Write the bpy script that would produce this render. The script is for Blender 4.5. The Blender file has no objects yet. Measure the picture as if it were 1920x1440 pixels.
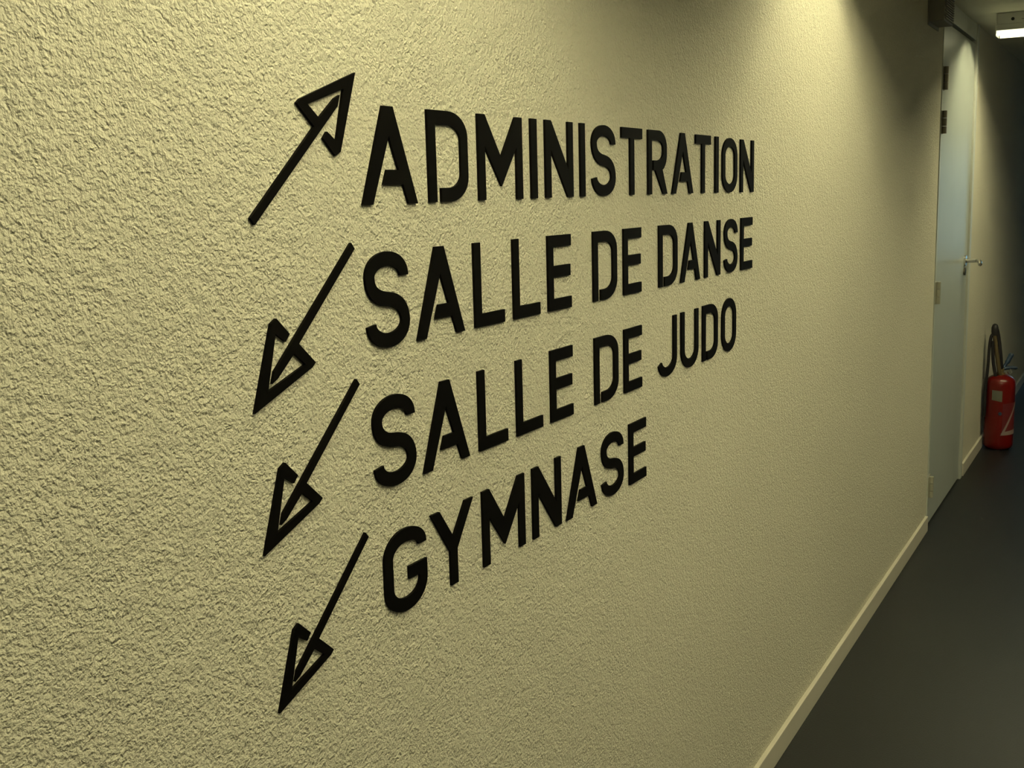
import bpy, bmesh, math, random
from mathutils import Vector, Matrix

sc = bpy.context.scene
COL = sc.collection

# ------------------------------------------------------------------ camera
FPX, PITCH, YAW, ROLL = 2109.56, 0.166134, 0.517343, -0.0263046
CAM = Vector((0.76763, 0.0, 1.45))
F = Vector((-math.sin(YAW)*math.cos(PITCH), math.cos(YAW)*math.cos(PITCH), -math.sin(PITCH)))
R0 = Vector((math.cos(YAW), math.sin(YAW), 0.0))
U0 = R0.cross(F)
RR = math.cos(ROLL)*R0 + math.sin(ROLL)*U0
UU = -math.sin(ROLL)*R0 + math.cos(ROLL)*U0
cam_data = bpy.data.cameras.new('camera')
cam = bpy.data.objects.new('camera', cam_data)
COL.objects.link(cam)
cam_data.sensor_fit = 'HORIZONTAL'
cam_data.sensor_width = 36.0
cam_data.lens = 36.0*FPX/1920.0
cam_data.clip_start = 0.02
cam_data.clip_end = 60.0
M = Matrix.Identity(4)
for i in range(3):
    M[i][0] = RR[i]; M[i][1] = UU[i]; M[i][2] = -F[i]; M[i][3] = CAM[i]
cam.matrix_world = M
sc.camera = cam

# ------------------------------------------------------------------ world, colour management
world = bpy.data.worlds.new('world')
sc.world = world
world.use_nodes = True
world.node_tree.nodes['Background'].inputs[0].default_value = (0.55, 0.75, 1.0, 1)
world.node_tree.nodes['Background'].inputs[1].default_value = 0.35
sc.view_settings.view_transform = 'Standard'
sc.view_settings.look = 'None'
sc.view_settings.gamma = 1.0
sc.view_settings.exposure = 0.0
sc.view_settings.use_curve_mapping = False
LAMP_COLOR = (1.0, 0.93, 0.53)
TUBE_STRENGTH = 118.0
STRIP_STRENGTH = 1.6

CEIL = 2.18
X_RIGHT = 2.05
Y_BACK, Y_FAR = -3.4, 15.0
DOOR_Y0, DOOR_Y1, DOOR_TOP = 4.875, 5.86, 2.09

# ------------------------------------------------------------------ helpers
def mat(name, color, rough=0.6, metal=0.0, spec=0.5, noise=None, bump=None, emit=None):
    m = bpy.data.materials.new(name); m.use_nodes = True
    nt = m.node_tree; b = nt.nodes['Principled BSDF']
    b.inputs['Base Color'].default_value = (*color, 1)
    b.inputs['Roughness'].default_value = rough
    b.inputs['Metallic'].default_value = metal
    b.inputs['Specular IOR Level'].default_value = spec
    tc = nt.nodes.new('ShaderNodeTexCoord')
    if noise:
        sca, amt = noise
        n = nt.nodes.new('ShaderNodeTexNoise'); n.inputs['Scale'].default_value = sca; n.inputs['Detail'].default_value = 4
        nt.links.new(tc.outputs['Object'], n.inputs['Vector'])
        mx = nt.nodes.new('ShaderNodeMix'); mx.data_type = 'RGBA'
        mx.inputs[6].default_value = (*[c*(1-amt) for c in color], 1)
        mx.inputs[7].default_value = (*[min(1, c*(1+amt)) for c in color], 1)
        nt.links.new(n.outputs['Fac'], mx.inputs[0]); nt.links.new(mx.outputs[2], b.inputs['Base Color'])
    if bump:
        sca, dist = bump
        n = nt.nodes.new('ShaderNodeTexNoise'); n.inputs['Scale'].default_value = sca; n.inputs['Detail'].default_value = 3
        nt.links.new(tc.outputs['Object'], n.inputs['Vector'])
        bp = nt.nodes.new('ShaderNodeBump'); bp.inputs['Distance'].default_value = dist
        nt.links.new(n.outputs['Fac'], bp.inputs['Height']); nt.links.new(bp.outputs[0], b.inputs['Normal'])
    if emit:
        col, st = emit
        b.inputs['Emission Color'].default_value = (*col, 1)
        b.inputs['Emission Strength'].default_value = st
    return m

def plaster_mat():
    m = bpy.data.materials.new('rough_plaster'); m.use_nodes = True
    nt = m.node_tree; b = nt.nodes['Principled BSDF']
    b.inputs['Roughness'].default_value = 0.85
    b.inputs['Specular IOR Level'].default_value = 0.2
    tc = nt.nodes.new('ShaderNodeTexCoord')
    mp = nt.nodes.new('ShaderNodeMapping'); mp.inputs['Rotation'].default_value = (0.6, 0.45, 0.8)
    nt.links.new(tc.outputs['Object'], mp.inputs['Vector'])
    def noise(s, d, r, dist=0.0):
        n = nt.nodes.new('ShaderNodeTexNoise')
        n.inputs['Scale'].default_value = s; n.inputs['Detail'].default_value = d
        n.inputs['Roughness'].default_value = r; n.inputs['Distortion'].default_value = dist
        nt.links.new(mp.outputs['Vector'], n.inputs['Vector']); return n
    a = noise(225, 2.0, 0.5, 0.3)
    c = noise(420, 1.0, 0.5, 0.0)
    e = noise(75, 2.0, 0.5, 0.0)
    m1 = nt.nodes.new('ShaderNodeMath'); m1.operation = 'MULTIPLY_ADD'
    nt.links.new(c.outputs['Fac'], m1.inputs[0]); m1.inputs[1].default_value = 0.35
    nt.links.new(a.outputs['Fac'], m1.inputs[2])
    m2 = nt.nodes.new('ShaderNodeMath'); m2.operation = 'MULTIPLY_ADD'
    nt.links.new(e.outputs['Fac'], m2.inputs[0]); m2.inputs[1].default_value = 0.8
    nt.links.new(m1.outputs[0], m2.inputs[2])
    bp = nt.nodes.new('ShaderNodeBump'); bp.inputs['Distance'].default_value = 0.0043
    bp.inputs['Strength'].default_value = 1.0
    nt.links.new(m2.outputs[0], bp.inputs['Height']); nt.links.new(bp.outputs[0], b.inputs['Normal'])
    big = noise(1.7, 3.0, 0.5)
    mx = nt.nodes.new('ShaderNodeMix'); mx.data_type = 'RGBA'
    mx.inputs[6].default_value = (0.70, 0.665, 0.55, 1); mx.inputs[7].default_value = (0.77, 0.735, 0.61, 1)
    nt.links.new(big.outputs['Fac'], mx.inputs[0]); nt.links.new(mx.outputs[2], b.inputs['Base Color'])
    return m

PLASTER = plaster_mat()
LOW_BOUNCE_WALL = mat('low_bounce_wall', (0.08, 0.08, 0.075), 0.8, spec=0.2, noise=(5, 0.1), bump=(150, 0.002))  # unseen right wall, made dark to cut bounced light
CEIL_M = mat('ceiling_paint', (0.82, 0.80, 0.66), 0.9, spec=0.1, noise=(3, 0.05))
FLOOR_M = mat('vinyl_floor', (0.0105, 0.0115, 0.013), 0.45, spec=0.36, noise=(160, 0.22), bump=(220, 0.0006))
BASE_M = mat('skirting_paint', (0.66, 0.62, 0.53), 0.45, noise=(12, 0.05))
DOOR_M = mat('door_laminate', (0.47, 0.505, 0.485), 0.38, spec=0.45, noise=(7, 0.04))
FRAME_M = mat('door_frame_paint', (0.58, 0.60, 0.55), 0.4, noise=(7, 0.04))
HINGE_PALE = mat('pale_hinge', (0.40, 0.39, 0.31), 0.5, noise=(30, 0.05))
GAP_M = mat('dark_gap', (0.012, 0.012, 0.014), 0.9)
STEEL_M = mat('darkened_steel', (0.20, 0.18, 0.14), 0.42, 0.6, noise=(60, 0.1))
CHROME_M = mat('satin_chrome', (0.72, 0.70, 0.66), 0.22, 1.0)
LETTER_M = mat('black_acrylic', (0.0022, 0.0018, 0.0014), 0.6, spec=0.08, noise=(40, 0.15))
LAMP_BODY = mat('lamp_enamel', (0.62, 0.62, 0.58), 0.45)
LAMP_IN = mat('lamp_reflector', (0.75, 0.75, 0.72), 0.4)
BLACK_P = mat('black_plastic', (0.012, 0.012, 0.014), 0.45)
TUBE_M = mat('fluorescent_tube', (0.9, 0.9, 0.85), 0.5, emit=(LAMP_COLOR, TUBE_STRENGTH))
STRIP_M = mat('lit_opal_strip', (0.06, 0.06, 0.05), 0.5, emit=((1.0, 0.98, 0.62), STRIP_STRENGTH))
RED_M = mat('red_enamel', (0.13, 0.003, 0.002), 0.25, noise=(15, 0.08))
RUBBER_M = mat('black_rubber', (0.010, 0.009, 0.012), 0.5)
BLUE_P = mat('dark_blue_plastic', (0.020, 0.040, 0.085), 0.4)
LABEL_M = mat('label_paper', (0.13, 0.13, 0.10), 0.6, noise=(90, 0.15))
PRINT_M = mat('label_print', (0.26, 0.20, 0.18), 0.6)
DARKRED_M = mat('dark_red_print', (0.11, 0.008, 0.012), 0.5)
BRASS_M = mat('valve_brass', (0.45, 0.36, 0.20), 0.35, 0.9)
TAN_M = mat('hose_nozzle', (0.09, 0.065, 0.03), 0.5)
VENT_M = mat('grey_casing', (0.26, 0.25, 0.21), 0.6, noise=(20, 0.06))
FILL_PANE_M = mat('cool_fill_pane', (0.6, 0.75, 0.9), 0.4, emit=((0.35, 0.75, 1.0), 2.1))  # added emission, a cool fill for the far floor

def box(bm, x0, x1, y0, y1, z0, z1):
    v = [bm.verts.new(p) for p in ((x0,y0,z0),(x1,y0,z0),(x1,y1,z0),(x0,y1,z0),(x0,y0,z1),(x1,y0,z1),(x1,y1,z1),(x0,y1,z1))]
    for f in ((3,2,1,0),(4,5,6,7),(0,1,5,4),(1,2,6,5),(2,3,7,6),(3,0,4,7)):
        bm.faces.new([v[i] for i in f])

def link(name, bm, m, parent=None, loc=(0,0,0), smooth=False, bevel=0.0):
    bmesh.ops.recalc_face_normals(bm, faces=bm.faces)
    me = bpy.data.meshes.new(name)
    bm.to_mesh(me); bm.free()
    for mm in (m if isinstance(m, (list, tuple)) else [m]): me.materials.append(mm)
    if smooth:
        for p in me.polygons: p.use_smooth = True
    o = bpy.data.objects.new(name, me); COL.objects.link(o)
    o.location = loc
    if parent: o.parent = parent
    if smooth:
        me.set_sharp_from_angle(angle=math.radians(40))
    if bevel:
        md = o.modifiers.new('bevel', 'BEVEL'); md.width = bevel; md.segments = 2; md.limit_method = 'ANGLE'
    return o

def struct(name, bm, m, **k):
    o = link(name, bm, m, **k); o['kind'] = 'structure'; return o

def empty(name, loc, label=None, cat=None, group=None, kind=None):
    o = bpy.data.objects.new(name, None); COL.objects.link(o); o.location = loc
    o.empty_display_size = 0.1
    if label: o['label'] = label
    if cat: o['category'] = cat
    if group: o['group'] = group
    if kind: o['kind'] = kind
    return o

def tube(bm, pts, rad, seg=12, caps=True):
    """tube through a list of points; rad a number or one per point"""
    pts = [Vector(p) for p in pts]; n = len(pts)
    rad = rad if isinstance(rad, (list, tuple)) else [rad]*n
    t0 = (pts[1]-pts[0]).normalized()
    up = Vector((0,0,1)) if abs(t0.z) < .9 else Vector((1,0,0))
    nrm = t0.cross(up).normalized()
    rings = []
    for i in range(n):
        t = (pts[min(i+1,n-1)]-pts[max(i-1,0)]).normalized()
        nrm = (nrm - t*nrm.dot(t)).normalized(); b = t.cross(nrm)
        rings.append([bm.verts.new(pts[i]+rad[i]*(math.cos(a)*nrm+math.sin(a)*b)) for a in [2*math.pi*k/seg for k in range(seg)]])
    for i in range(n-1):
        for k in range(seg):
            bm.faces.new((rings[i][k], rings[i][(k+1)%seg], rings[i+1][(k+1)%seg], rings[i+1][k]))
    if caps:
        bm.faces.new(rings[0][::-1]); bm.faces.new(rings[-1])

def lathe(bm, prof, cx=0, cy=0, seg=40):
    rings = []
    for r, z in prof:
        rings.append([bm.verts.new((cx+r*math.cos(2*math.pi*k/seg), cy+r*math.sin(2*math.pi*k/seg), z)) for k in range(seg)])
    for i in range(len(rings)-1):
        for k in range(seg):
            bm.faces.new((rings[i][k], rings[i][(k+1)%seg], rings[i+1][(k+1)%seg], rings[i+1][k]))
    bm.faces.new(rings[0][::-1]); bm.faces.new(rings[-1])

def spline(pts, n=8):
    """Catmull-Rom through points"""
    P = [Vector(p) for p in pts]; out = []
    for i in range(len(P)-1):
        a = P[max(i-1,0)]; b = P[i]; c = P[i+1]; d = P[min(i+2,len(P)-1)]
        for k in range(n):
            t = k/n
            out.append(0.5*((2*b)+(c-a)*t+(2*a-5*b+4*c-d)*t*t+(3*b-a-3*c+d)*t**3))
    out.append(P[-1]); return out

# ------------------------------------------------------------------ the corridor shell
TH = 0.16
bm = bmesh.new(); box(bm, -TH, X_RIGHT+TH, Y_BACK-TH, Y_FAR+TH, -0.12, 0.0); struct('floor', bm, FLOOR_M)
bm = bmesh.new(); box(bm, -TH, X_RIGHT+TH, Y_BACK-TH, Y_FAR+TH, CEIL, CEIL+0.12); struct('ceiling', bm, CEIL_M)
bm = bmesh.new()
box(bm, -TH, 0, Y_BACK-TH, DOOR_Y0, 0, CEIL)
box(bm, -TH, 0, DOOR_Y1, Y_FAR+TH, 0, CEIL)
struct('wall_left', bm, PLASTER)
bm = bmesh.new(); box(bm, X_RIGHT, X_RIGHT+TH, Y_BACK-TH, Y_FAR+TH, 0, CEIL); struct('wall_right', bm, LOW_BOUNCE_WALL)
bm = bmesh.new(); box(bm, 0, X_RIGHT, Y_BACK-TH, Y_BACK, 0, CEIL); struct('wall_back', bm, PLASTER)
# far end wall with an added unseen window glowing to tint the floor
bm = bmesh.new()
wx0, wx1, wz0, wz1 = 0.45, 1.60, 0.45, 2.00
box(bm, 0, wx0, Y_FAR, Y_FAR+TH, 0, CEIL); box(bm, wx1, X_RIGHT, Y_FAR, Y_FAR+TH, 0, CEIL)
box(bm, wx0, wx1, Y_FAR, Y_FAR+TH, 0, wz0); box(bm, wx0, wx1, Y_FAR, Y_FAR+TH, wz1, CEIL)
struct('wall_front', bm, PLASTER)
added_win = empty('added_window_1', (0, 0, 0), kind='structure')
bm = bmesh.new()
for a in ((wx0, wx0+.05, wz0, wz1), (wx1-.05, wx1, wz0, wz1), (wx0+.05, wx1-.05, wz0, wz0+.05), (wx0+.05, wx1-.05, wz1-.05, wz1), ((wx0+wx1)/2-.02, (wx0+wx1)/2+.02, wz0+.05, wz1-.05)):
    box(bm, a[0], a[1], Y_FAR+.04, Y_FAR+.09, a[2], a[3])
link('added_window_frame', bm, FRAME_M, added_win)
for a in ((wx0+.05, (wx0+wx1)/2-.02), ((wx0+wx1)/2+.02, wx1-.05)):
    bm = bmesh.new(); box(bm, a[0], a[1], Y_FAR+.06, Y_FAR+.068, wz0+.05, wz1-.05); link('glow_pane', bm, FILL_PANE_M, added_win)

# skirting boards
def skirting(name, x0, x1, y0, y1):
    bm = bmesh.new(); box(bm, x0, x1, y0, y1, 0, 0.064); struct(name, bm, BASE_M, bevel=0.0015)
skirting('baseboard_left', 0, 0.012, Y_BACK, 4.86)
skirting('baseboard_left', 0, 0.012, 5.885, Y_FAR)
skirting('baseboard_right', X_RIGHT-0.012, X_RIGHT, Y_BACK, Y_FAR)

# ------------------------------------------------------------------ the door in the left wall
door = empty('door_1', (0, DOOR_Y0, 0), kind='structure')
def dpart(name, boxes, m, parent=door, bevel=0.0):
    bm = bmesh.new()
    for b in boxes: box(bm, b[0], b[1], b[2]-DOOR_Y0, b[3]-DOOR_Y0, b[4], b[5])
    return link(name, bm, m, parent, bevel=bevel)
FJ = 0.045
dpart('door_frame', [(-0.12, 0.004, DOOR_Y0, DOOR_Y0+0.022, 0, CEIL), (-0.12, 0.008, DOOR_Y1-FJ, DOOR_Y1, 0, CEIL)], FRAME_M, bevel=0.002)
dpart('door_leaf', [(-0.045, -0.002, DOOR_Y0+0.026, DOOR_Y1-FJ-0.006, 0.008, DOOR_TOP)], DOOR_M, bevel=0.0015)
dpart('gap_backing', [(-0.12, -0.05, DOOR_Y0+0.022, DOOR_Y1-FJ, 0, CEIL)], GAP_M)  # near-black slab behind the leaf, colours the shade in the gaps
dpart('transom_panel', [(-0.045, 0.002, DOOR_Y0+0.026, DOOR_Y1-FJ-0.004, DOOR_TOP+0.014, CEIL)], FRAME_M, bevel=0.0015)
for z in (1.822, 1.650, 0.962, 0.138):
    bm = bmesh.new()
    for dz0, dz1 in ((0.0, 0.028), (0.030, 0.060), (0.062, 0.090)):
        tube(bm, [(0.012, 0.024, z+dz0), (0.012, 0.024, z+dz1)], 0.0105, 14)
    hm = STEEL_M if z > 1.5 else HINGE_PALE  # upper hinges get a darker material, their shade put into its colour
    h = link('hinge', bm, hm, door, smooth=True)
    bm = bmesh.new(); box(bm, -0.002, 0.002, 0.026, 0.070, z, z+0.09)
    box(bm, 0.004, 0.006, 0.002, 0.022, z, z+0.09)
    link('hinge_leaf', bm, hm, h)
# lever handle near the far edge of the leaf
hy, hz = 5.725-DOOR_Y0, 1.088
hd = empty('door_handle', (0, 0, 0)); hd.parent = door
bm = bmesh.new(); tube(bm, [(-0.002, hy, hz), (0.007, hy, hz)], 0.026, 24); link('rosette', bm, CHROME_M, hd, smooth=True)
bm = bmesh.new()
tube(bm, spline([(0.006, hy, hz), (0.042, hy, hz), (0.056, hy-0.004, hz), (0.067, hy-0.025, hz-0.002), (0.076, hy-0.070, hz-0.006), (0.082, hy-0.115, hz-0.010)], 6),
     [0.010]*12+[0.011]*6+[0.0105]*6+[0.009]*6+[0.006], 12)
link('lever', bm, CHROME_M, hd, smooth=True)
bm = bmesh.new(); tube(bm, [(-0.002, hy, hz-0.050), (0.006, hy, hz-0.050)], 0.018, 24); link('lock_escutcheon', bm, STEEL_M, hd, smooth=True)
bm = bmesh.new(); box(bm, 0.006, 0.0065, hy-0.004, hy+0.004, hz-0.060, hz-0.042); link('keyhole', bm, GAP_M, hd)

# ------------------------------------------------------------------ ceiling lamps across the corridor
LX0, LX1 = 0.120, 1.92
def make_lamp(yc, label):
    root = empty('ceiling_light', (LX0, yc, CEIL), label, 'light', 'fluorescent lamps across the corridor ceiling')
    L = LX1-LX0; W = 0.052
    def part(name, boxes, m, parent=root, bevel=0):
        b = bmesh.new()
        for q in boxes: box(b, *q)
        return link(name, b, m, parent, bevel=bevel)
    part('housing', [(0, L, -W, W, -0.050, -0.001)], LAMP_BODY, bevel=0.004)
    part('side_panel', [(0, L, -W, -W+0.003, -0.074, -0.050)], LAMP_BODY)
    part('side_panel', [(0, L, W-0.003, W, -0.074, -0.050)], LAMP_BODY)
    part('opal_strip', [(0.004, L-0.004, -W, -W+0.003, -0.097, -0.074)], STRIP_M)
    part('opal_strip', [(0.004, L-0.004, W-0.003, W, -0.097, -0.074)], STRIP_M)
    part('end_cap', [(-0.003, 0.0, -W, W, -0.097, -0.001)], LAMP_BODY)
    part('end_cap', [(L, L+0.003, -W, W, -0.097, -0.001)], LAMP_BODY)
    part('reflector', [(0.004, L-0.004, -W+0.004, W-0.004, -0.054, -0.050)], LAMP_IN)
    b = bmesh.new(); tube(b, [(0.055, 0, -0.070), (L-0.03, 0, -0.070)], 0.0125, 10)
    link('tube', b, TUBE_M, root, smooth=True)
    for sx in (0.040, L-0.018):
        part('tube_holder', [(sx-0.012, sx+0.012, -0.012, 0.012, -0.088, -0.054)], LAMP_BODY)
    b = bmesh.new(); tube(b, [(0.065, -W-0.0015, -0.030), (0.065, -W+0.001, -0.030)], 0.007, 12); link('screw', b, BLACK_P, root)
    part('seam', [(0.10, L-0.10, -W-0.0008, -W, -0.0335, -0.032)], GAP_M)
    return root
make_lamp(5.56, 'white fluorescent ceiling lamp with glowing lower edge, mounted beyond the door')
make_lamp(2.92, 'white fluorescent ceiling lamp above the wall after the black lettering')
make_lamp(0.95, 'white fluorescent ceiling lamp nearest the camera, before the arrows')
make_lamp(-1.6, 'white fluorescent ceiling lamp at the rear end of the corridor')

# ------------------------------------------------------------------ vented casing on the wall above the door's near side
vb = empty('vent_box', (0, 4.53, 2.043), 'dark grey wall casing with fine louvre slots, high beside the door head', 'vent')
bm = bmesh.new(); box(bm, 0, 0.056, 0, 0.20, 0, 0.136); link('casing', bm, VENT_M, vb, bevel=0.003)
for k in range(14):
    z = 0.008+k*0.0088
    bm = bmesh.new(); box(bm, 0.056, 0.0620, 0.008, 0.192, z, z+0.0045)
    link('slat', bm, VENT_M, vb)
bm = bmesh.new(); box(bm, 0, 0.004, -0.014, 0.214, -0.012, 0.136); link('back_plate', bm, VENT_M, vb)

# ------------------------------------------------------------------ fire extinguisher on the floor by the skirting
EX, EY, ER = 0.091, 6.61, 0.0765
ext = empty('fire_extinguisher', (EX, EY, 0), 'red fire extinguisher with black hose standing on the floor past the door', 'extinguisher')
bm = bmesh.new()
prof = [(0.050, 0.0), (0.060, 0.002), (0.070, 0.010), (0.0750, 0.022), (ER, 0.040), (ER, 0.20), (ER, 0.345), (0.0755, 0.362), (0.073, 0.380), (0.064, 0.394), (0.050, 0.404), (0.032, 0.411), (0.022, 0.413)]
lathe(bm, prof, seg=48); link('cylinder', bm, RED_M, ext, smooth=True)
bm = bmesh.new(); lathe(bm, [(0.020, 0.412), (0.022, 0.414), (0.022, 0.424), (0.016, 0.427), (0.016, 0.446), (0.012, 0.450)], 0, 0, 24)
link('valve', bm, BRASS_M, ext, smooth=True)
vv = Vector((0.871, 0.491, 0))     # direction that shows as "right" when seen from the corridor entrance
def ev(a, b, z): # a along vv, b away from viewer
    w = Vector((-vv.y, vv.x, 0)); q = vv*a+w*b; return (q.x, q.y, z)
bm = bmesh.new()
tube(bm, spline([ev(0.0, 0, 0.442), ev(0.020, 0, 0.462), ev(0.038, 0, 0.492), ev(0.055, 0, 0.527)], 5), [0.009]*8+[0.013]*5+[0.014, 0.013, 0.010], 10)
link('squeeze_lever', bm, BLUE_P, ext, smooth=True)
bm = bmesh.new()
tube(bm, spline([ev(-0.005, 0, 0.440), ev(0.03, 0, 0.447), ev(0.060, 0, 0.449), ev(0.088, 0, 0.446)], 5), [0.010]*8+[0.009]*6+[0.007, 0.005], 10)
link('carry_handle', bm, BLUE_P, ext, smooth=True)
bm = bmesh.new()
tube(bm, spline([ev(0.045, -0.004, 0.444), ev(0.053, -0.010, 0.425), ev(0.040, -0.012, 0.414), ev(0.030, -0.010, 0.428)], 5), 0.0025, 8)
link('safety_pin', bm, CHROME_M, ext, smooth=True)
# hose: out of the valve, up and over, down the wall side
bm = bmesh.new()
tube(bm, spline([ev(0.0, 0.0, 0.436), ev(-0.008, -0.010, 0.470), ev(-0.016, -0.012, 0.53), ev(-0.026, -0.010, 0.60), ev(-0.037, -0.008, 0.655), ev(-0.046, -0.004, 0.676)], 6), [0.0125]*31, 12)
link('hose', bm, RUBBER_M, ext, smooth=True)
bm = bmesh.new()
tube(bm, [ev(-0.044, -0.006, 0.630), ev(-0.046, -0.005, 0.650), ev(-0.046, -0.004, 0.672), ev(-0.045, -0.003, 0.688), ev(-0.044, -0.003, 0.693)], [0.017, 0.0185, 0.018, 0.013, 0.005], 16)
link('hose_grip', bm, RUBBER_M, ext, smooth=True)
bm = bmesh.new()
tube(bm, spline([ev(-0.048, -0.008, 0.632), ev(-0.040, -0.016, 0.56), ev(-0.030, -0.022, 0.49), ev(-0.018, -0.020, 0.43), ev(-0.012, -0.016, 0.404)], 6), [0.011]*20+[0.009]*5, 12)
link('nozzle', bm, TAN_M, ext, smooth=True)
bm = bmesh.new()
tube(bm, spline([ev(-0.046, -0.004, 0.640), ev(-0.064, -0.004, 0.625), ev(-0.073, -0.006, 0.56), ev(-0.077, -0.008, 0.46), ev(-0.086, -0.010, 0.34), ev(-0.089, -0.014, 0.18)], 6), [0.008]*31, 10)  # left hose run; its black length also stands for the shadow there
link('hose_and_shadow', bm, RUBBER_M, ext, smooth=True)
bm = bmesh.new()
tube(bm, spline([ev(-0.058, -0.012, 0.60), ev(-0.054, -0.016, 0.50), ev(-0.040, -0.018, 0.42), ev(-0.030, -0.014, 0.402)], 6), [0.009]*19, 10)
link('hose_strap', bm, RUBBER_M, ext, smooth=True)
# stickers wrapped on the cylinder: angle measured from the side that faces the viewer
base_ang = math.atan2(-vv.x, vv.y)   # towards the viewer
def sticker(name, quad, m, r=ER+0.0006, n=8, parent=ext):
    """quad = four (s, z) corners; s = sideways position in radii (-1..1), wraps round the cylinder"""
    bm = bmesh.new(); (a, b, c, d) = quad
    rows = []
    for j in range(2):
        row = []
        for i in range(n+1):
            t = i/n
            p0 = (a[0]+(b[0]-a[0])*t, a[1]+(b[1]-a[1])*t); p1 = (d[0]+(c[0]-d[0])*t, d[1]+(c[1]-d[1])*t)
            s, z = (p0 if j == 0 else p1)
            ang = base_ang + math.asin(max(-.999, min(.999, s)))
            row.append(bm.verts.new((r*math.cos(ang), r*math.sin(ang), z)))
        rows.append(row)
    for i in range(n): bm.faces.new((rows[0][i], rows[0][i+1], rows[1][i+1], rows[1][i]))
    return link(name, bm, m, parent, smooth=True)
lab = sticker('inspection_label', [(-0.82, 0.280), (-0.26, 0.272), (-0.26, 0.332), (-0.82, 0.335)], LABEL_M)
lab['label'] = 'small pale inspection label'
sticker('instruction_panel', [(-0.20, 0.105), (0.93, 0.105), (0.93, 0.268), (-0.20, 0.262)], DARKRED_M)
st = sticker('printed_stripe', [(-0.28, 0.086), (0.93, 0.090), (0.95, 0.118), (-0.10, 0.106)], PRINT_M, r=ER+0.0012)
st2 = sticker('printed_stripe', [(-0.26, 0.092), (0.84, 0.270), (0.93, 0.262), (-0.02, 0.104)], PRINT_M, r=ER+0.0014, n=14)
bm = bmesh.new()
ang = base_ang+math.asin(-0.35)
tube(bm, [(ER*.98*math.cos(ang), ER*.98*math.sin(ang), 0.207), ((ER+.003)*math.cos(ang), (ER+.003)*math.sin(ang), 0.207)], 0.009, 14)
link('round_sticker', bm, BLUE_P, ext)

# ------------------------------------------------------------------ raised black letters and arrows
T = 0.0035                       # how far they stand off the plaster
S = 0.0168                       # stroke width

def bez(a, b, c, d, n=10):
    return [tuple((1-t)**3*a[i]+3*(1-t)**2*t*b[i]+3*(1-t)*t*t*c[i]+t**3*d[i] for i in (0, 1)) for t in [k/n for k in range(n+1)]]
K = 0.56
def quarter(p, c, q, n=10):
    """elliptic quarter from p to q, control corner c"""
    return bez(p, (p[0]+(c[0]-p[0])*K, p[1]+(c[1]-p[1])*K), (q[0]+(c[0]-q[0])*K, q[1]+(c[1]-q[1])*K), q, n)
def join(*seg):
    out = []
    for s_ in seg:
        for q in s_:
            if not out or (abs(out[-1][0]-q[0])+abs(out[-1][1]-q[1])) > 1e-6: out.append(q)
    return out
def stroke(path, s=S, sides=False):
    L, R = [], []
    n = len(path)
    for i, p in enumerate(path):
        a = path[max(i-1, 0)]; b = path[min(i+1, n-1)]
        dx, dy = b[0]-a[0], b[1]-a[1]; l = math.hypot(dx, dy)
        nx, ny = -dy/l*s/2, dx/l*s/2
        L.append((p[0]+nx, p[1]+ny)); R.append((p[0]-nx, p[1]-ny))
    return (L, R) if sides else L+R[::-1]

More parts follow.
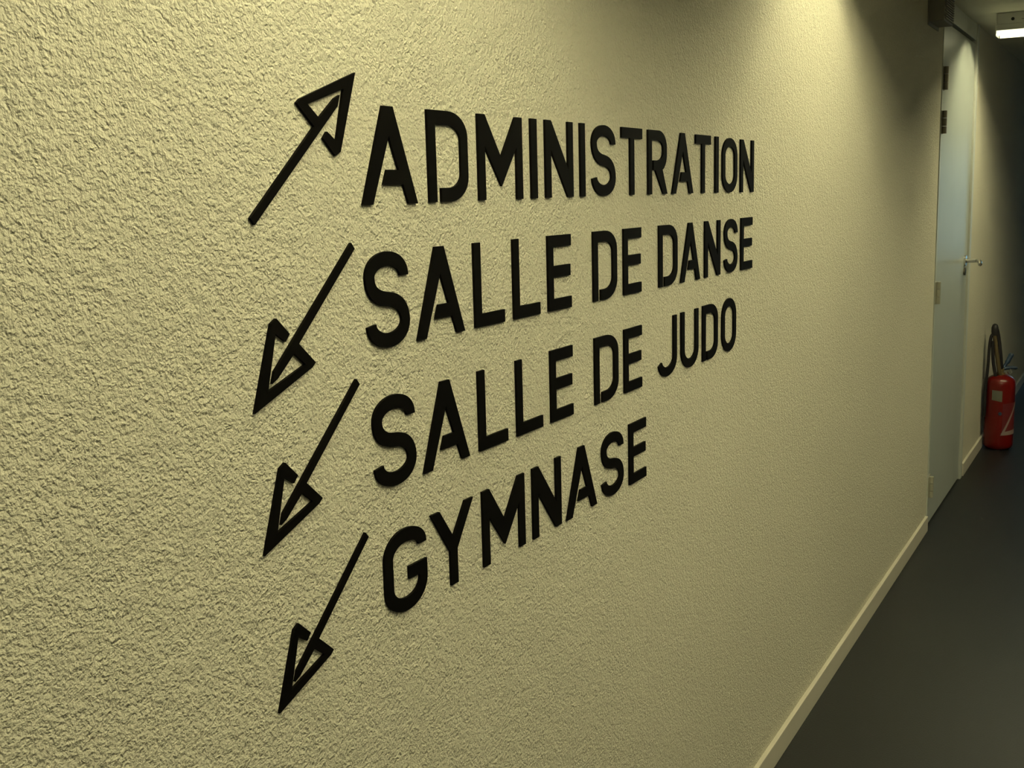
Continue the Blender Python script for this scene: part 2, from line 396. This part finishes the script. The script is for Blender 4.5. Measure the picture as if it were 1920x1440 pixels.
def glyph(c, w, h):
    s = S; b = S*1.02
    if c == 'I': return [(0,0),(w,0),(w,h),(0,h)]
    if c == 'L': return [(0,0),(w,0),(w,b),(s,b),(s,h),(0,h)]
    if c == 'E':
        m0, m1 = 0.44*h, 0.44*h+b
        return [(0,0),(w,0),(w,b),(s,b),(s,m0),(w*.96,m0),(w*.96,m1),(s,m1),(s,h-b),(w,h-b),(w,h),(0,h)]
    if c == 'T': return [(w/2-s/2,0),(w/2+s/2,0),(w/2+s/2,h-b),(w,h-b),(w,h),(0,h),(0,h-b),(w/2-s/2,h-b)]
    if c == 'N': return [(0,0),(s,0),(s,.62*h),(w-s*1.08,0),(w,0),(w,h),(w-s,h),(w-s,.37*h),(s*1.08,h),(0,h)]
    if c == 'M': return [(0,0),(s,0),(s,.63*h),(w/2,.16*h),(w-s,.63*h),(w-s,0),(w,0),(w,h),(w-s*1.08,h),(w/2,.50*h),(s*1.08,h),(0,h)]
    if c == 'Y': return [(w/2-s/2,0),(w/2+s/2,0),(w/2+s/2,.44*h),(w,h),(w-s*1.18,h),(w/2,.61*h),(s*1.18,h),(0,h),(w/2-s/2,.44*h)]
    if c == 'A':
        a = 0.0098                               # half width of the flat apex
        def inl(y): return s*1.12+(w/2-s*1.12)*(y/(.70*h))       # inner edge of the left leg
        def inr(y): return w-inl(y)
        g = 0.0115; y0, y1 = .20*h, .355*h
        return [(0,0),(s*1.12,0),(w/2,.70*h),(inr(y1),y1),(inl(y1)+g,y1),(inl(y0)+g,y0),(inr(y0),y0),(w-s*1.12,0),(w,0),(w/2+a,h),(w/2-a,h)]
    if c == 'D':
        rx, ry = .50*w, .28*h; g = 0.0098
        outer = join(quarter((w-rx,0),(w,0),(w,ry)), quarter((w,h-ry),(w,h),(w-rx,h)))
        ix, iy = rx-s, ry-b*.75
        inner = join(quarter((w-s-ix,h-b),(w-s,h-b),(w-s,h-b-iy)), quarter((w-s,b+iy),(w-s,b),(w-s-ix,b)))
        return [(0,0),(s,0),(s,h-b)]+inner+[(s+g,b),(s+g,0)]+outer+[(0,h)]
    if c == 'R':
        rx = .46*w; g = 0.0072; yb = .375*h      # bowl between yb and h
        hh = h-yb
        outer = join(quarter((w*.97,yb+hh*.42),(w*.97,yb+hh*.10),(w*.74,yb+.012*h)))
        outer2 = quarter((w-rx,h),(w*.97,h),(w*.97,h-hh*.42))
        ix = w*.97-s
        inner = join(quarter((s+.30*w,h-b),(ix,h-b),(ix,h-hh*.46)), quarter((ix,yb+hh*.46),(ix,yb+b),(s+.28*w,yb+b)))
        return [(0,0),(s,0),(s,h-b)]+inner+[(s+g,yb+b),(s+g,yb),(s+g+.10*w,yb),(w-s*1.12,0),(w,0)]+outer[::-1]+outer2[::-1]+[(0,h)]
    if c == 'S':
        x0, x1, xm = s/2, w-s/2, w/2; t, bo = h-s/2, s/2
        up, lo, mid = .745*h, .262*h, .505*h
        path = join([(x1,.735*h)], quarter((x1,up),(x1,t),(xm,t)), quarter((xm,t),(x0,t),(x0,up)),
                    bez((x0,up),(x0,.575*h),(x0+.19*w,mid+.018*h),(xm,mid)), bez((xm,mid),(x1-.19*w,mid-.018*h),(x1,.425*h),(x1,lo)),
                    quarter((x1,lo),(x1,bo),(xm,bo)), quarter((xm,bo),(x0,bo),(x0,.255*h)))
        return stroke(path)
    if c == 'J':
        x1 = w-s/2; bo = s/2; xm = w*.46; x0 = s/2
        return stroke(join([(x1,h)], quarter((x1,.30*h),(x1,bo),(xm,bo)), quarter((xm,bo),(x0+.004,bo),(x0,.235*h))))
    if c == 'U':
        x0, x1, xm = s/2, w-s/2, w/2; bo = s/2
        return stroke(join([(x0,h)], quarter((x0,.32*h),(x0,bo),(xm,bo)), quarter((xm,bo),(x1,bo),(x1,.32*h)), [(x1,h)]))
    if c == 'O':
        x0, x1, xm = s/2, w-s/2, w/2; bo, t = s/2, h-s/2
        return ('ring', stroke(join([(x0,.5*h)], quarter((x0,.33*h),(x0,bo),(xm,bo)), quarter((xm,bo),(x1,bo),(x1,.33*h)),
                quarter((x1,.67*h),(x1,t),(xm,t)), quarter((xm,t),(x0,t),(x0,.67*h)), [(x0,.5*h)]), sides=True))
    if c == 'G':
        x0, x1, xm = s/2, w-s/2, w/2; bo, t = s/2, h-s/2
        L, R = stroke(join([(x1,.735*h)], quarter((x1,.745*h),(x1,t),(xm,t)), quarter((xm,t),(x0,t),(x0,.68*h)), quarter((x0,.32*h),(x0,bo),(xm,bo)), quarter((xm,bo),(x1,bo),(x1,.32*h))), sides=True)
        # L is the inner side or the outer side depending on travel; travelling anticlockwise the left side is inner
        return L+[(w-s,.365*h),(.56*w,.365*h),(.56*w,.52*h),(w,.52*h)]+R[::-1]

def solid(bm, out):
    """extrude an outline (y, z) from the wall to T"""
    if isinstance(out, tuple):
        L, R = out[1]; L = L[:-1]; R = R[:-1]; n = len(L)
        vf = [[bm.verts.new((T, *p)) for p in q] for q in (L, R)]
        vb_ = [[bm.verts.new((0, *p)) for p in q] for q in (L, R)]
        for i in range(n):
            j = (i+1) % n
            bm.faces.new((vf[0][i], vf[0][j], vf[1][j], vf[1][i]))
            bm.faces.new((vb_[0][i], vb_[1][i], vb_[1][j], vb_[0][j]))
            bm.faces.new((vf[0][i], vb_[0][i], vb_[0][j], vf[0][j]))
            bm.faces.new((vf[1][i], vf[1][j], vb_[1][j], vb_[1][i]))
        return
    o = []
    for q in out:
        if not o or math.hypot(o[-1][0]-q[0], o[-1][1]-q[1]) > 1e-5: o.append(q)
    if math.hypot(o[0][0]-o[-1][0], o[0][1]-o[-1][1]) < 1e-5: o.pop()
    area = sum(o[i][0]*o[(i+1) % len(o)][1]-o[(i+1) % len(o)][0]*o[i][1] for i in range(len(o)))
    if area < 0: o = o[::-1]
    f = [bm.verts.new((T, *q)) for q in o]; b = [bm.verts.new((0, *q)) for q in o]
    ff = bm.faces.new(f); fb = bm.faces.new(b[::-1]); n = len(o)
    for i in range(n): bm.faces.new((f[i], b[i], b[(i+1) % n], f[(i+1) % n]))
    ff.normal_update(); fb.normal_update()
    bmesh.ops.triangulate(bm, faces=[ff, fb], ngon_method='EAR_CLIP')

def poly(c, y): u = y-1.6; return c[0]*u*u+c[1]*u+c[2]
ZTOP = {1: (-.00479, .0012, 1.55546), 2: (-.0006, -.00042, 1.39026), 3: (.00765, .00093, 1.22133), 4: (-.00514, -.00417, 1.05641)}
ZBOT = {1: (-.00441, .00126, 1.44528), 2: (-.0020, .00004, 1.27997), 3: (.00111, -.00056, 1.11324), 4: (.0043, -.00708, .94911)}
LINES = {
 1: [('ADMINISTRATION', [('A',1.0202,1.1286),('D',1.1545,1.2451),('M',1.2715,1.3893),('I',1.4148,1.4326),('N',1.4585,1.5471),('I',1.5724,1.5889),('S',1.6141,1.7019),('T',1.7271,1.8130),('R',1.8389,1.9274),('A',1.9511,2.0590),('T',2.0733,2.1575),('I',2.1848,2.2037),('O',2.2275,2.3210),('N',2.3433,2.4340)])],
 2: [('SALLE', [('S',1.0177,1.1017),('A',1.1171,1.2250),('L',1.2519,1.3292),('L',1.3555,1.4327),('E',1.4593,1.5345)]), ('DE', [('D',1.6133,1.7036),('E',1.7315,1.8059)]), ('DANSE', [('D',1.8871,1.9770),('A',1.9935,2.0978),('N',2.1255,2.2167),('S',2.2424,2.3261),('E',2.3508,2.4285)])],
 3: [('SALLE', [('S',1.0195,1.1038),('A',1.1193,1.2272),('L',1.2532,1.3292),('L',1.3564,1.4336),('E',1.4606,1.5344)]), ('DE', [('D',1.6140,1.7050),('E',1.7308,1.8058)]), ('JUDO', [('J',1.8828,1.9731),('U',1.9966,2.0891),('D',2.1143,2.2032),('O',2.2302,2.3198)])],
 4: [('GYMNASE', [('G',1.0288,1.1174),('Y',1.1298,1.2307),('M',1.2548,1.3719),('N',1.3967,1.4873),('A',1.5056,1.6148),('S',1.6361,1.7223),('E',1.7482,1.8219)])]}
ORD = ['first','second','third','fourth','fifth','sixth','seventh','eighth','ninth','tenth','eleventh','twelfth','thirteenth','fourteenth']
WHERE = {1: '', 2: ' in the line SALLE DE DANSE', 3: ' in the line SALLE DE JUDO', 4: ' on the bottom line'}
for row, words in LINES.items():
    for word, letters in words:
        for k, (c, y0, y1) in enumerate(letters):
            yc = (y0+y1)/2
            z1, z0 = poly(ZTOP[row], yc), poly(ZBOT[row], yc)
            bm = bmesh.new(); solid(bm, glyph(c, y1-y0, z1-z0))
            o = link('wall_letter', bm, LETTER_M, loc=(0, y0, z0))
            o['label'] = 'black raised %s, %s letter of %s%s' % (c, ORD[k], word, WHERE[row])
            o['category'] = 'letter'
            o['group'] = 'raised black letters of the wall lettering'

ARROW = [(.165,.1563),(.1706,.1496),(.0709,.0595),(.0956,.0372),(.0898,.0327),(0,0),(.0307,.0842),(.0391,.0886),(.0577,.0711),(.0510,.0639),
         (.0366,.0735),(.0210,.0186),(.0793,.0375),(.0627,.0506),(.0360,.0291),(.0276,.0252),(.0318,.0368)]
for ty, tz, sy, sz, lab_ in ((1.0169, 1.5860, -1.05, -1.012, 'black raised arrow pointing up right beside ADMINISTRATION'),
                       (.8264, 1.2426, 1.022, 1.028, 'black raised arrow pointing down left beside SALLE DE DANSE'),
                       (.8275, 1.0955, 1.0, 1.003, 'black raised arrow pointing down left beside SALLE DE JUDO'),
                       (.8349, .9221, .973, .969, 'black raised arrow pointing down left beside GYMNASE')):
    bm = bmesh.new(); solid(bm, [(p[0]*sy, p[1]*sz) for p in ARROW])
    o = link('wall_arrow', bm, LETTER_M, loc=(0, ty, tz))
    o['label'] = lab_; o['category'] = 'arrow'; o['group'] = 'raised black arrows left of the words'
